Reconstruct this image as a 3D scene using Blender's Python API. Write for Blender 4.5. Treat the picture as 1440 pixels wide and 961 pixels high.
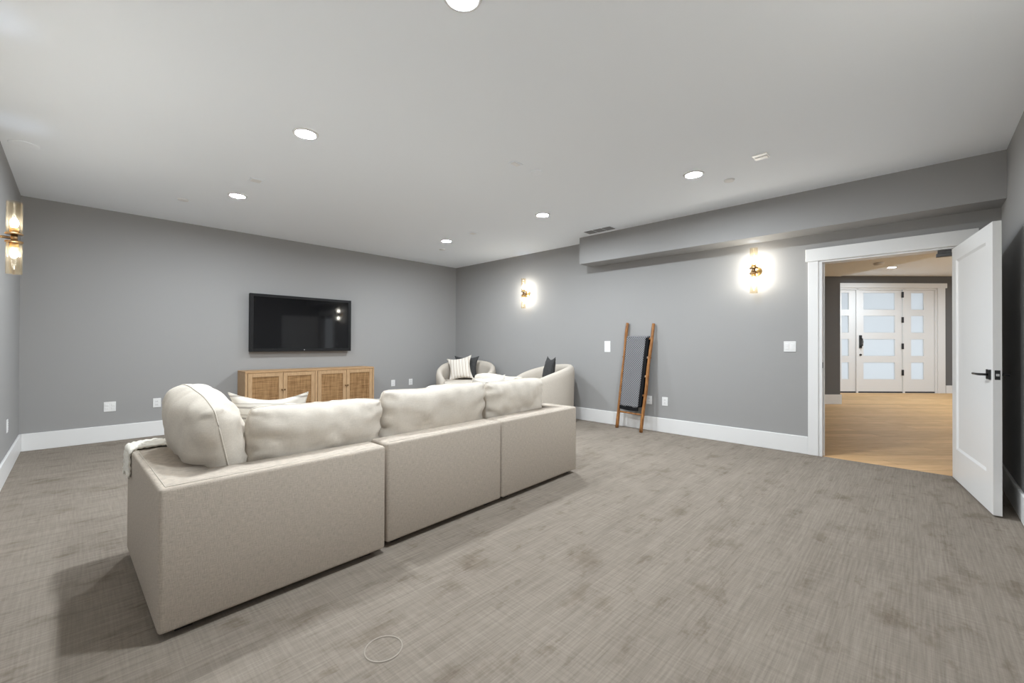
import bpy, bmesh, math, random
from mathutils import Vector, Matrix, noise

for o in list(bpy.data.objects): bpy.data.objects.remove(o)
scene = bpy.context.scene
COL = scene.collection
R_ = math.radians

# ------------------------------------------------------------------ camera
YAW, PITCH, ROLL, CAMH, FPX = 0.80227, 0.005834, 0.003731, 1.172, 592.1
fw = Vector((math.sin(YAW) * math.cos(PITCH), math.cos(YAW) * math.cos(PITCH), math.sin(PITCH)))
rt0 = Vector((math.cos(YAW), -math.sin(YAW), 0)); up0 = rt0.cross(fw)
rt = math.cos(ROLL) * rt0 + math.sin(ROLL) * up0
up = -math.sin(ROLL) * rt0 + math.cos(ROLL) * up0
cam = bpy.data.objects.new('camera', bpy.data.cameras.new('camera'))
COL.objects.link(cam)
cam.matrix_world = Matrix(((rt.x, up.x, -fw.x, 0), (rt.y, up.y, -fw.y, 0), (rt.z, up.z, -fw.z, CAMH), (0, 0, 0, 1)))
cam.data.sensor_width = 36; cam.data.sensor_fit = 'HORIZONTAL'; cam.data.lens = 36 * FPX / 1440
cam.data.clip_start = 0.03
scene.camera = cam

# ------------------------------------------------------------------ world, exposure
w = bpy.data.worlds.new('world'); scene.world = w; w.use_nodes = True
bg = w.node_tree.nodes['Background']
bg.inputs[0].default_value = (0.92, 0.96, 1.0, 1); bg.inputs[1].default_value = 1.35
scene.view_settings.view_transform = 'Standard'; scene.view_settings.look = 'None'
scene.view_settings.gamma = 1; scene.view_settings.use_curve_mapping = False
scene.view_settings.exposure = 0.31
scene.cycles.diffuse_bounces = 5; scene.cycles.max_bounces = 10; scene.cycles.transparent_max_bounces = 16

LAMP = 860.0        # radiance of the recessed ceiling lights
BULB = 205.0        # radiance of the sconce bulbs
HALL = 740.0        # radiance of the recessed lights in the hall

# ------------------------------------------------------------------ room dimensions (metres)
XL, XR, YB, YF, H = -0.424, 5.465, 6.904, -0.505, 2.74
BBH, BBT = 0.188, 0.018
DOOR_Y0, DOOR_Y1, DOOR_H = -0.235, 0.734, 2.045
WT = 0.13

# ------------------------------------------------------------------ materials
def mat(name, color, rough=0.6, metal=0.0, spec=0.5, **kw):
    m = bpy.data.materials.new(name); m.use_nodes = True
    b = m.node_tree.nodes['Principled BSDF']
    b.inputs['Base Color'].default_value = (*color, 1)
    b.inputs['Roughness'].default_value = rough; b.inputs['Metallic'].default_value = metal
    b.inputs['Specular IOR Level'].default_value = spec
    for k, v in kw.items(): b.inputs[k].default_value = v
    return m
def nodes(m): return m.node_tree.nodes, m.node_tree.links, m.node_tree.nodes['Principled BSDF']
def coords(m, scale=(1, 1, 1), rot=(0, 0, 0), kind='Object'):
    N, Lk, b = nodes(m)
    tc = N.new('ShaderNodeTexCoord'); mp = N.new('ShaderNodeMapping')
    mp.inputs['Scale'].default_value = scale; mp.inputs['Rotation'].default_value = rot
    Lk.new(tc.outputs[kind], mp.inputs[0]); return mp.outputs[0]
def noise_t(m, vec, scale, detail=3, rough=0.55):
    N, Lk, b = nodes(m); n = N.new('ShaderNodeTexNoise')
    n.inputs['Scale'].default_value = scale; n.inputs['Detail'].default_value = detail
    n.inputs['Roughness'].default_value = rough
    Lk.new(vec, n.inputs['Vector']); return n.outputs['Fac']
def ramp(m, fac, stops):
    N, Lk, b = nodes(m); r = N.new('ShaderNodeValToRGB')
    els = r.color_ramp.elements
    while len(els) < len(stops): els.new(0.5)
    for e, (p, c) in zip(els, stops): e.position = p; e.color = (*c, 1)
    Lk.new(fac, r.inputs[0]); return r.outputs[0]
def mixc(m, fac, a, b_, mode='MIX'):
    N, Lk, b = nodes(m); x = N.new('ShaderNodeMix'); x.data_type = 'RGBA'; x.blend_type = mode
    for s, v in ((0, fac), (6, a), (7, b_)):
        if hasattr(v, 'links') or hasattr(v, 'is_output'): Lk.new(v, x.inputs[s])
        elif isinstance(v, (int, float)): x.inputs[s].default_value = v
        else: x.inputs[s].default_value = (*v, 1)
    return x.outputs[2]
def math_n(m, op, a, b_=0.0, c_=None):
    N, Lk, b = nodes(m); x = N.new('ShaderNodeMath'); x.operation = op
    for i, v in enumerate((a, b_) if c_ is None else (a, b_, c_)):
        if isinstance(v, (int, float)): x.inputs[i].default_value = v
        else: Lk.new(v, x.inputs[i])
    return x.outputs[0]
def bump(m, fac, strength, dist=0.01):
    N, Lk, b = nodes(m); x = N.new('ShaderNodeBump'); x.inputs['Strength'].default_value = strength
    x.inputs['Distance'].default_value = dist; Lk.new(fac, x.inputs['Height']); Lk.new(x.outputs[0], b.inputs['Normal'])
def setcol(m, out): N, Lk, b = nodes(m); Lk.new(out, b.inputs['Base Color'])

def paint(name, col, rough=0.7, grain=0.04):
    m = mat(name, col, rough, spec=0.3)
    bump(m, noise_t(m, coords(m), 160, 2), grain, 0.004); return m
M = {}
M['wall'] = paint('grey_wall_paint', (0.338, 0.335, 0.333))
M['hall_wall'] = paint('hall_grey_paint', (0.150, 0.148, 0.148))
M['ceiling'] = paint('white_ceiling_paint', (0.90, 0.937, 0.985), 0.85)
M['trim'] = mat('white_trim_paint', (0.80, 0.80, 0.80), 0.35, spec=0.4)
M['white_plastic'] = mat('white_plastic', (0.82, 0.82, 0.82), 0.35)
M['slot'] = mat('dark_slot', (0.05, 0.05, 0.05), 0.7)
M['black_metal'] = mat('black_metal', (0.012, 0.012, 0.013), 0.35, spec=0.5)
M['brass'] = mat('aged_brass', (0.62, 0.40, 0.15), 0.35, metal=1.0)
M['brass_dark'] = mat('dark_bronze_brass', (0.25, 0.155, 0.075), 0.35, metal=1.0)
M['black_plastic'] = mat('black_bezel', (0.009, 0.009, 0.010), 0.5, spec=0.25)
M['screen'] = mat('tv_screen', (0.006, 0.006, 0.007), 0.05, spec=0.35)
M['silver'] = mat('silver_print', (0.55, 0.55, 0.55), 0.4)
M['foot'] = mat('dark_foot', (0.012, 0.010, 0.009), 0.6)

# carpet: fine ribs along X, cross threads along Y, brushed blotches
m = M['carpet'] = mat('taupe_carpet', (0.4, 0.37, 0.33), 0.95, spec=0.1)
v_rib = coords(m, (2.2, 60, 1)); v_cross = coords(m, (75, 3.0, 1)); v = coords(m)
rib = noise_t(m, v_rib, 1.6, 4, 0.65); cross = noise_t(m, v_cross, 1.4, 3, 0.6)
wideband = noise_t(m, coords(m, (0.9, 9, 1)), 1.0, 3, 0.6)
vb = coords(m, (1.0, 1.7, 1), (0, 0, 0.5)); blot = noise_t(m, vb, 2.6, 5, 0.62)
blot2 = noise_t(m, coords(m, (3, 6, 1), (0, 0, -0.35)), 1.5, 4, 0.7)
f = math_n(m, 'ADD', math_n(m, 'MULTIPLY', rib, 0.50), math_n(m, 'MULTIPLY', cross, 0.28))
f = math_n(m, 'ADD', f, math_n(m, 'MULTIPLY', wideband, 0.22))
base = ramp(m, f, [(0.30, (0.166, 0.141, 0.116)), (0.50, (0.243, 0.210, 0.176)), (0.70, (0.322, 0.282, 0.240))])
bl = ramp(m, blot, [(0.33, (0.73, 0.695, 0.655)), (0.44, (1, 1, 1)), (0.75, (1.04, 1.04, 1.04))])
bl2 = ramp(m, blot2, [(0.30, (0.77, 0.735, 0.70)), (0.42, (1, 1, 1)), (0.8, (1.05, 1.05, 1.05))])
setcol(m, mixc(m, 1.0, mixc(m, 0.75, base, bl, 'MULTIPLY'), bl2, 'MULTIPLY'))
bump(m, math_n(m, 'ADD', f, math_n(m, 'MULTIPLY', noise_t(m, v, 420, 2), 0.5)), 0.5, 0.006)

def fabric(name, c, dark=0.86, scale=260, rough=0.9, bs=0.25):
    m = mat(name, c, rough, spec=0.15)
    a = noise_t(m, coords(m, (0.4, 0.4, 4)), scale * 0.4, 2, 0.6); b_ = noise_t(m, coords(m, (4, 4, 0.4)), scale * 0.4, 2, 0.6)
    ff = math_n(m, 'MULTIPLY', math_n(m, 'ADD', a, b_), 0.5)
    lo = tuple(x * dark for x in c); hi = tuple(min(1, x * (2 - dark)) for x in c)
    setcol(m, ramp(m, ff, [(0.36, lo), (0.64, hi)]))
    bump(m, ff, bs, 0.004); M.setdefault(name, m); return m
fabric('sofa_linen', (0.475, 0.418, 0.357), 0.84, 230)
fabric('cushion_linen', (0.60, 0.55, 0.485), 0.93, bs=0.15)
fabric('chair_linen', (0.53, 0.48, 0.42), 0.93)
fabric('white_pillow', (0.66, 0.63, 0.585), 0.95)
fabric('charcoal_fabric', (0.055, 0.055, 0.056), 0.7)
fabric('white_knit', (0.80, 0.77, 0.70), 0.92, 120)
M['seam'] = mat('seam_thread', (0.50, 0.455, 0.395), 0.9)

def striped(name, base_c, stripe_c, per, axis):
    m = mat(name, base_c, 0.9, spec=0.15)
    N, Lk, b = nodes(m); sp = N.new('ShaderNodeSeparateXYZ'); Lk.new(coords(m), sp.inputs[0])
    s = math_n(m, 'FRACT', math_n(m, 'MULTIPLY', sp.outputs[axis], 1.0 / per))
    a = math_n(m, 'LESS_THAN', s, 0.16); c2 = math_n(m, 'COMPARE', s, 0.42, 0.05)
    st = math_n(m, 'MAXIMUM', a, math_n(m, 'MULTIPLY', c2, 0.55))
    setcol(m, mixc(m, st, base_c, stripe_c)); bump(m, noise_t(m, coords(m), 300, 2), 0.2, 0.003)
    M[name] = m
striped('striped_sofa_pillow', (0.72, 0.69, 0.64), (0.40, 0.37, 0.34), 0.06, 2)
striped('striped_chair_pillow', (0.74, 0.70, 0.64), (0.42, 0.33, 0.26), 0.055, 0)

def wood(name, c1, c2, scale, stretch, rough=0.5):
    m = mat(name, c1, rough, spec=0.35)
    n = noise_t(m, coords(m, stretch), scale, 5, 0.6)
    setcol(m, ramp(m, n, [(0.32, c1), (0.68, c2)])); bump(m, n, 0.15, 0.003); M[name] = m; return m
wood('oak', (0.36, 0.215, 0.105), (0.49, 0.315, 0.17), 14, (0.7, 6, 6))
wood('oak_door', (0.40, 0.250, 0.130), (0.52, 0.345, 0.195), 14, (6, 6, 0.7))
wood('ladder_wood', (0.16, 0.062, 0.018), (0.42, 0.19, 0.06), 9, (5, 5, 1.2), 0.45)
m = wood('hall_oak_floor', (0.58, 0.345, 0.150), (0.76, 0.49, 0.245), 2.2, (1.6, 14, 1), 0.55)
nodes(m)[2].inputs['Specular IOR Level'].default_value = 0.2
# plank joints of the hall floor, too far away to tell apart
N, Lk, b = nodes(m); bt = N.new('ShaderNodeTexBrick'); Lk.new(coords(m), bt.inputs[0])
bt.inputs['Scale'].default_value = 1; bt.inputs['Brick Width'].default_value = 1.9; bt.inputs['Row Height'].default_value = 0.18
bt.inputs['Mortar Size'].default_value = 0.003; bt.inputs['Color1'].default_value = (1, 1, 1, 1); bt.inputs['Color2'].default_value = (0.82, 0.80, 0.78, 1)
bt.inputs['Mortar'].default_value = (0.55, 0.5, 0.45, 1)
src = b.inputs['Base Color'].links[0].from_socket
setcol(m, mixc(m, 1.0, src, bt.outputs[0], 'MULTIPLY'))

# woven cane
m = M['cane'] = mat('woven_cane', (0.4, 0.25, 0.13), 0.7, spec=0.2)
wx = noise_t(m, coords(m, (90, 1, 4)), 1.0, 2); wz = noise_t(m, coords(m, (5, 1, 110)), 1.0, 2)
N, Lk, b = nodes(m); ck = N.new('ShaderNodeTexChecker'); Lk.new(coords(m), ck.inputs[0]); ck.inputs['Scale'].default_value = 110
cf = math_n(m, 'ADD', math_n(m, 'MULTIPLY', math_n(m, 'ADD', wx, wz), 0.5), math_n(m, 'MULTIPLY', ck.outputs['Fac'], 0.10))
setcol(m, ramp(m, cf, [(0.36, (0.145, 0.070, 0.026)), (0.74, (0.44, 0.265, 0.125))])); bump(m, cf, 0.5, 0.004)

# knotted grey blanket: small light dots on dark grey
m = M['grey_weave'] = mat('grey_weave', (0.11, 0.11, 0.12), 0.95, spec=0.1)
N, Lk, b = nodes(m); sp = N.new('ShaderNodeSeparateXYZ'); Lk.new(coords(m), sp.inputs[0])
sy = math_n(m, 'SINE', math_n(m, 'MULTIPLY', sp.outputs[1], 2 * math.pi / 0.030))
sz = math_n(m, 'SINE', math_n(m, 'MULTIPLY', sp.outputs[2], 2 * math.pi / 0.032))
g = math_n(m, 'MULTIPLY', math_n(m, 'ADD', math_n(m, 'MULTIPLY', sy, sz), 1.0), 0.5)
setcol(m, ramp(m, g, [(0.30, (0.075, 0.076, 0.082)), (0.85, (0.34, 0.34, 0.355))])); bump(m, g, 0.5, 0.004)
M['black_weave'] = mat('black_weave', (0.012, 0.012, 0.013), 0.95, spec=0.1)

def emis(name, c, s):
    m = bpy.data.materials.new(name); m.use_nodes = True; N = m.node_tree.nodes; N.clear()
    e = N.new('ShaderNodeEmission'); o = N.new('ShaderNodeOutputMaterial')
    e.inputs[0].default_value = (*c, 1); e.inputs[1].default_value = s
    m.node_tree.links.new(e.outputs[0], o.inputs[0]); M[name] = m
emis('lamp_lens', (0.885, 0.95, 1.0), LAMP)
emis('hall_lens', (0.80, 0.915, 1.0), HALL)
emis('bulb', (0.91, 0.95, 1.0), BULB)
def glass_thin(name, tint, gloss=0.08):
    m = bpy.data.materials.new(name); m.use_nodes = True; N = m.node_tree.nodes; N.clear(); Lk = m.node_tree.links
    t = N.new('ShaderNodeBsdfTransparent'); g = N.new('ShaderNodeBsdfGlossy'); x = N.new('ShaderNodeMixShader'); o = N.new('ShaderNodeOutputMaterial')
    lw = N.new('ShaderNodeLayerWeight'); lw.inputs[0].default_value = 0.25
    t.inputs[0].default_value = (*tint, 1); g.inputs['Roughness'].default_value = 0.05
    tl = N.new('ShaderNodeBsdfTranslucent'); tl.inputs[0].default_value = (0.95, 0.80, 0.58, 1)
    y = N.new('ShaderNodeMixShader'); y.inputs[0].default_value = gloss
    Lk.new(t.outputs[0], y.inputs[1]); Lk.new(tl.outputs[0], y.inputs[2])
    f2 = N.new('ShaderNodeMath'); f2.operation = 'MULTIPLY'; f2.inputs[1].default_value = 0.22; Lk.new(lw.outputs['Fresnel'], f2.inputs[0])
    Lk.new(f2.outputs[0], x.inputs[0]); Lk.new(y.outputs[0], x.inputs[1]); Lk.new(g.outputs[0], x.inputs[2]); Lk.new(x.outputs[0], o.inputs[0])
    M[name] = m
glass_thin('amber_glass', (0.975, 0.935, 0.86), 0.008)
glass_thin('clear_glass', (0.97, 0.98, 0.98), 0.0)
m = bpy.data.materials.new('frosted_glass'); m.use_nodes = True; N = m.node_tree.nodes; N.clear(); Lk = m.node_tree.links
t = N.new('ShaderNodeBsdfTranslucent'); g = N.new('ShaderNodeBsdfGlossy'); x = N.new('ShaderNodeMixShader'); o = N.new('ShaderNodeOutputMaterial')
t.inputs[0].default_value = (0.9, 0.93, 0.95, 1); g.inputs['Roughness'].default_value = 0.35; x.inputs[0].default_value = 0.06
Lk.new(t.outputs[0], x.inputs[1]); Lk.new(g.outputs[0], x.inputs[2]); Lk.new(x.outputs[0], o.inputs[0]); M['frosted_glass'] = m

# ------------------------------------------------------------------ mesh helpers
def obj(name, bm, material, parent=None, smooth=False, loc=None, rot=None):
    me = bpy.data.meshes.new(name); bmesh.ops.recalc_face_normals(bm, faces=bm.faces[:]); bm.to_mesh(me); bm.free()
    if smooth:
        for p in me.polygons: p.use_smooth = True
    me.materials.append(M[material] if isinstance(material, str) else material)
    o = bpy.data.objects.new(name, me); COL.objects.link(o)
    if parent: o.parent = parent
    if loc is not None: o.location = loc
    if rot is not None: o.rotation_euler = rot
    return o
def tag(o, label, cat, group=None, kind=None):
    o['label'] = label; o['category'] = cat
    if group: o['group'] = group
    if kind: o['kind'] = kind
    return o
def thing(name, label, cat, loc=(0, 0, 0), rz=0, group=None, kind=None):
    o = bpy.data.objects.new(name, None); COL.objects.link(o); o.location = loc; o.rotation_euler = (0, 0, rz)
    o.empty_display_size = 0.1
    return tag(o, label, cat, group, kind)
def copy_tree(o, parent=None):
    c = o.copy(); COL.objects.link(c)
    if parent: c.parent = parent
    for ch in o.children: copy_tree(ch, c)
    return c
def bx(bm, x0, x1, y0, y1, z0, z1, bev=0.0, seg=2):
    r = bmesh.ops.create_cube(bm, size=1.0); vs = r['verts']
    for v in vs:
        v.co = Vector(((x0 + x1) / 2 + v.co.x * (x1 - x0), (y0 + y1) / 2 + v.co.y * (y1 - y0), (z0 + z1) / 2 + v.co.z * (z1 - z0)))
    if bev > 0:
        es = {e for v in vs for e in v.link_edges}
        bmesh.ops.bevel(bm, geom=list(es), offset=bev, segments=seg, profile=0.5, affect='EDGES')
    return bm
def box(*a, **k): return bx(bmesh.new(), *a, **k)
def prism(bm, pts, z0, z1, bev=0.0, seg=2):
    vb_ = [bm.verts.new((x, y, z0)) for x, y in pts]; vt = [bm.verts.new((x, y, z1)) for x, y in pts]
    fs = [bm.faces.new(vb_[::-1]), bm.faces.new(vt)]; n = len(pts)
    for i in range(n): fs.append(bm.faces.new((vb_[i], vb_[(i + 1) % n], vt[(i + 1) % n], vt[i])))
    if bev > 0: bmesh.ops.bevel(bm, geom=list({e for f_ in fs for e in f_.edges}), offset=bev, segments=seg, profile=0.5, affect='EDGES')
    return bm
def lathe(bm, prof, n=24, axis='z', c=(0, 0, 0), caps=True):
    rings = []
    for r, h in prof:
        ring = []
        for i in range(n):
            a = 2 * math.pi * i / n; p = (r * math.cos(a), r * math.sin(a), h)
            if axis == 'x': p = (h, p[0], p[1])
            elif axis == 'y': p = (p[0], h, p[1])
            ring.append(bm.verts.new((p[0] + c[0], p[1] + c[1], p[2] + c[2])))
        rings.append(ring)
    for a, b_ in zip(rings, rings[1:]):
        for i in range(n): bm.faces.new((a[i], a[(i + 1) % n], b_[(i + 1) % n], b_[i]))
    if caps:
        bm.faces.new(rings[0][::-1]); bm.faces.new(rings[-1])
    return bm
def tube(bm, pts, rad, n=8, caps=True, closed=False):
    pts = [Vector(p) for p in pts]; rings = []; m_ = len(pts)
    rads = rad if isinstance(rad, (list, tuple)) else [rad] * m_
    for i, p in enumerate(pts):
        if closed: d = pts[(i + 1) % m_] - pts[i - 1]
        else: d = pts[min(i + 1, m_ - 1)] - pts[max(i - 1, 0)]
        d.normalize(); a = d.cross(Vector((0, 0, 1)))
        if a.length < 0.05: a = d.cross(Vector((1, 0, 0)))
        a.normalize(); b_ = d.cross(a)
        rings.append([bm.verts.new(p + rads[i] * (math.cos(t_) * a + math.sin(t_) * b_)) for t_ in [2 * math.pi * k / n for k in range(n)]])
    prs = list(zip(rings, rings[1:])) + ([(rings[-1], rings[0])] if closed else [])
    for a, b_ in prs:
        for i in range(n): bm.faces.new((a[i], a[(i + 1) % n], b_[(i + 1) % n], b_[i]))
    if caps and not closed: bm.faces.new(rings[0][::-1]); bm.faces.new(rings[-1])
    return bm
def nz(x, y, z, s=1.0): return noise.noise(Vector((x * s, y * s, z * s)))

# ------------------------------------------------------------------ structure: the room
def st(name, bm, material, label, cat, smooth=False, parent=None):
    o = obj(name, bm, material, parent, smooth)
    return tag(o, label, cat, kind='structure')
st('floor', box(XL - WT, XR + 0.005, YF - WT, YB + WT, -0.06, 0.0), 'carpet', 'taupe carpet with fine ribs and brushed blotches across the room', 'floor')
st('ceiling', box(XL - WT, XR + WT, YF - WT, YB + WT, H, H + 0.1), 'ceiling', 'flat white ceiling with recessed round lights over the room', 'ceiling')
st('wall_left', box(XL - WT, XL, YF - WT, YB + WT, 0, H), 'wall', 'grey painted wall at the far left with a brass sconce', 'wall')
st('wall_back', box(XL, XR, YB, YB + WT, 0, H), 'wall', 'grey painted wall carrying the black television', 'wall')
bm = box(XR, XR + WT, DOOR_Y1 + 0.02, YB + WT, 0, H); bx(bm, XR, XR + WT, YF - WT, DOOR_Y0 - 0.02, 0, H); bx(bm, XR, XR + WT, DOOR_Y0 - 0.02, DOOR_Y1 + 0.02, DOOR_H + 0.02, H)
st('wall_right', bm, 'wall', 'grey painted wall with two sconces, a ladder and the doorway', 'wall')
st('wall_front', box(XL, XR, YF - WT, YF, 0, H), 'wall', 'grey painted wall behind the open white door', 'wall')
st('soffit', box(5.15, XR, YF, 3.60, 2.352, H), 'wall', 'long grey boxed soffit running along the top of the right wall', 'soffit')
def bboard(name, x0, x1, y0, y1, label):
    bm = box(x0, x1, y0, y1, 0, BBH, 0.004, 1); st(name, bm, 'trim', label, 'baseboard')
bboard('baseboard_left', XL, XL + BBT, YF, YB, 'tall white baseboard along the left wall')
bboard('baseboard_back', XL + BBT, XR - BBT, YB - BBT, YB, 'tall white baseboard below the television wall')
bboard('baseboard_right', XR - BBT, XR, DOOR_Y1 + 0.122, YB, 'tall white baseboard behind the ladder up to the doorway')
bboard('baseboard_front', XL + BBT, XR - BBT, YF, YF + BBT, 'tall white baseboard behind the open white door')
# door casing
c_ = thing('trim_1', 'white flat door casing with wide header around the doorway', 'door casing', (XR, 0.25, 0), kind='structure')
cy = 0.25
obj('side_casing', box(-0.022, 0, DOOR_Y1 + 0.030 - cy, DOOR_Y1 + 0.122 - cy, 0, 2.062, 0.003, 1), 'trim', c_)
obj('side_casing', box(-0.022, 0, DOOR_Y0 - 0.122 - cy, DOOR_Y0 - 0.030 - cy, 0, 2.062, 0.003, 1), 'trim', c_)
obj('header', box(-0.030, 0, DOOR_Y0 - 0.142 - cy, DOOR_Y1 + 0.142 - cy, 2.062, 2.196, 0.003, 1), 'trim', c_)
for y0, y1 in ((DOOR_Y1, DOOR_Y1 + 0.03), (DOOR_Y0 - 0.03, DOOR_Y0)):
    obj('jamb', box(-0.012, WT + 0.012, y0 - cy, y1 - cy, 0, 2.062), 'trim', c_)
obj('head_jamb', box(-0.012, WT + 0.012, DOOR_Y0 - cy, DOOR_Y1 - cy, DOOR_H, 2.062), 'trim', c_)
for y0, y1 in ((DOOR_Y1 - 0.012, DOOR_Y1), (DOOR_Y0, DOOR_Y0 + 0.012)):
    obj('stop', box(0.045, 0.08, y0 - cy, y1 - cy, 0, DOOR_H), 'trim', c_)
obj('strike_plate', box(0.012, 0.034, DOOR_Y1 - 0.003 - cy, DOOR_Y1 + 0.002 - cy, 0.93, 0.99), 'black_metal', c_)

# ------------------------------------------------------------------ open door leaf
def panel_leaf(wd, ht, th, ml, mr, mb, mt, rec=0.010, bevw=0.018):
    bm = bmesh.new()
    def ring(x0, x1, z0, z1, y): return [bm.verts.new(p) for p in ((x0, y, z0), (x1, y, z0), (x1, y, z1), (x0, y, z1))]
    outs = []
    for s in (-1, 1):
        y = s * th / 2
        a = ring(0, wd, 0, ht, y); b_ = ring(ml, wd - mr, mb, ht - mt, y)
        c = ring(ml + bevw, wd - mr - bevw, mb + bevw, ht - mt - bevw, y - s * rec)
        for p, q in ((a, b_), (b_, c)):
            for i in range(4): bm.faces.new((p[i], p[(i + 1) % 4], q[(i + 1) % 4], q[i]))
        bm.faces.new(c); outs.append(a)
    a, b_ = outs
    for i in range(4): bm.faces.new((a[i], a[(i + 1) % 4], b_[(i + 1) % 4], b_[i]))
    return bm
hx, hy = 5.395, -0.232
ex, ey = 4.366, -0.384
ang = math.atan2(ey - hy, ex - hx); dl = math.hypot(ex - hx, ey - hy)
d1 = thing('door_1', 'white single-panel door standing open with black lever handle', 'door', (hx, hy, 0.014), ang, kind='structure')
DH = 2.012
leaf = obj('door_leaf', panel_leaf(dl, DH, 0.042, 0.125, 0.14, 0.265, 0.115), 'trim', d1)
for s in (-1, 1):
    h_ = obj('lever_handle', box(dl - 0.10, dl - 0.035, s * 0.021, s * 0.030, 0.925, 0.990, 0.002, 1), 'black_metal', d1)
    obj('lever', tube(bmesh.new(), [(dl - 0.067, s * 0.028, 0.957), (dl - 0.067, s * 0.068, 0.957), (dl - 0.085, s * 0.074, 0.957), (dl - 0.195, s * 0.074, 0.957)], 0.0085, 8), 'black_metal', h_, True)
obj('latch_plate', box(dl - 0.001, dl + 0.002, -0.013, 0.013, 0.925, 0.990), 'black_metal', d1)
obj('latch_bolt', box(dl, dl + 0.010, -0.007, 0.007, 0.950, 0.966), 'silver', d1)
for z in (0.22, 1.0, 1.78):
    obj('hinge', lathe(bmesh.new(), [(0.007, z - 0.045), (0.007, z + 0.045)], 10, c=(-0.008, 0.022, 0)), 'black_metal', d1)
# closer bracket at the head of the doorway
M['gunmetal'] = mat('gunmetal', (0.10, 0.10, 0.105), 0.4, 0.6)
o = thing('door_closer', 'dark metal door closer under the head of the doorway', 'door closer', (5.50, -0.168, 2.044))
obj('body', box(-0.022, 0.022, -0.055, 0.055, -0.062, -0.030, 0.004, 1), 'gunmetal', o); obj('mount', box(-0.006, 0.006, -0.045, 0.045, -0.031, 0.0), 'gunmetal', o)

# ------------------------------------------------------------------ the hall beyond (turned 46 degrees)
HF = Vector((math.sin(YAW), math.cos(YAW), 0)); HR = Vector((math.cos(YAW), -math.sin(YAW), 0))
hall_rz = math.atan2(HR.y, HR.x)            # local x = to the right, local y = away
def hall_st(name, bm, material, label, cat):
    o = st(name, bm, material, label, cat); o.rotation_euler = (0, 0, hall_rz); return o
HD, HW, HC, HC2 = 10.36, 8.39, 2.88, 2.545
def to_hall(x, y): p = Vector((x, y, 0)); return (p.dot(HR), p.dot(HF))
# floor of the hall: polygon starting at the room wall
wa = to_hall(XR + 0.005, YB + 1.5); wb_ = to_hall(XR + 0.005, -6.5)
hall_pts = [wa, wb_, (14.5, wb_[1] - 1), (14.5, HD), (1.0, HD)]
hall_st('floor_hall', prism(bmesh.new(), hall_pts, -0.06, -0.001), 'hall_oak_floor', 'warm oak plank floor in the hall beyond the doorway', 'floor')
wa2 = to_hall(XR + WT, YB + 1.5); wb2 = to_hall(XR + WT, -6.5)
hall_st('ceiling_hall', prism(bmesh.new(), [wa2, wb2, (14.5, wb2[1] - 1), (14.5, HD), (1.0, HD)], HC, HC + 0.1), 'ceiling', 'white ceiling of the hall beyond the doorway', 'ceiling')
sx, syy = to_hall(XR + WT, 2.2)
hall_st('ceiling_drop', prism(bmesh.new(), [wa2, (6.54, to_hall(XR + WT, 0)[1] + 0.9), (6.54, HW), (1.0, HW)], HC2, HC), 'ceiling', 'lowered white ceiling at the left of the hall', 'ceiling')
bm = box(1.0, 8.02, HD, HD + 0.15, 0, HC); bx(bm, 10.46, 14.6, HD, HD + 0.15, 0, HC); bx(bm, 8.02, 10.46, HD, HD + 0.15, 2.60, HC)
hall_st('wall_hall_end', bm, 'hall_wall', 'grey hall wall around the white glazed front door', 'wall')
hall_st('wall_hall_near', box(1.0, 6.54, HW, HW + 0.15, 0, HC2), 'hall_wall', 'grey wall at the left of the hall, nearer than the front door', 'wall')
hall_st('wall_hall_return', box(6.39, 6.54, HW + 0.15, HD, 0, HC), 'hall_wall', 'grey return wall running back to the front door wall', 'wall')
zA = wb2[1] - 1
bm = box(14.5, 14.6, 7.4, HD, 0, HC); bx(bm, 14.5, 14.6, zA, 7.4, 0, 0.25); bx(bm, 14.5, 14.6, zA, 7.4, 2.6, HC); bx(bm, 14.5, 14.6, zA, zA + 0.4, 0.25, 2.6)
hall_st('wall_hall_side', bm, 'hall_wall', 'grey side wall with tall added windows at the right of the hall', 'wall')
p_ = HR * 14.55
wn = thing('fill_window_3', 'wide row of added windows, out of view, lighting the hall', 'window', (p_.x, p_.y, 0), hall_rz, kind='structure')  # unseen windows added so daylight brightens the hall walls and ceiling
nwin = 5; sp_ = (7.4 - zA - 0.4) / nwin
for k in range(nwin):
    obj('mullion', box(-0.04, 0.04, zA + 0.4 + k * sp_ - 0.03, zA + 0.4 + k * sp_ + 0.03, 0.25, 2.6), 'trim', wn)
    obj('pane', box(-0.003, 0.003, zA + 0.4 + k * sp_ + 0.03, zA + 0.4 + (k + 1) * sp_ - 0.03, 0.25, 2.6), 'clear_glass', wn)
bm = box(XR, XR + WT, YB + WT, YB + 1.6, 0, HC); bx(bm, XR, XR + WT, -6.6, YF - WT, 0, HC)
bx(bm, XR, XR + WT, YF - WT, YB + WT, H + 0.1, HC)
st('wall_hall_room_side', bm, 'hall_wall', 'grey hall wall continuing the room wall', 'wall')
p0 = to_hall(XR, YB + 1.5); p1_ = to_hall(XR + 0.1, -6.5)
hall_st('wall_hall_left_end', prism(bmesh.new(), [p0, (p0[0], p0[1] + 0.12), (1.0, HW + 0.1), (1.0, HW)], 0, HC), 'hall_wall', 'grey wall closing the hall out of sight at left', 'wall')
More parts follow.
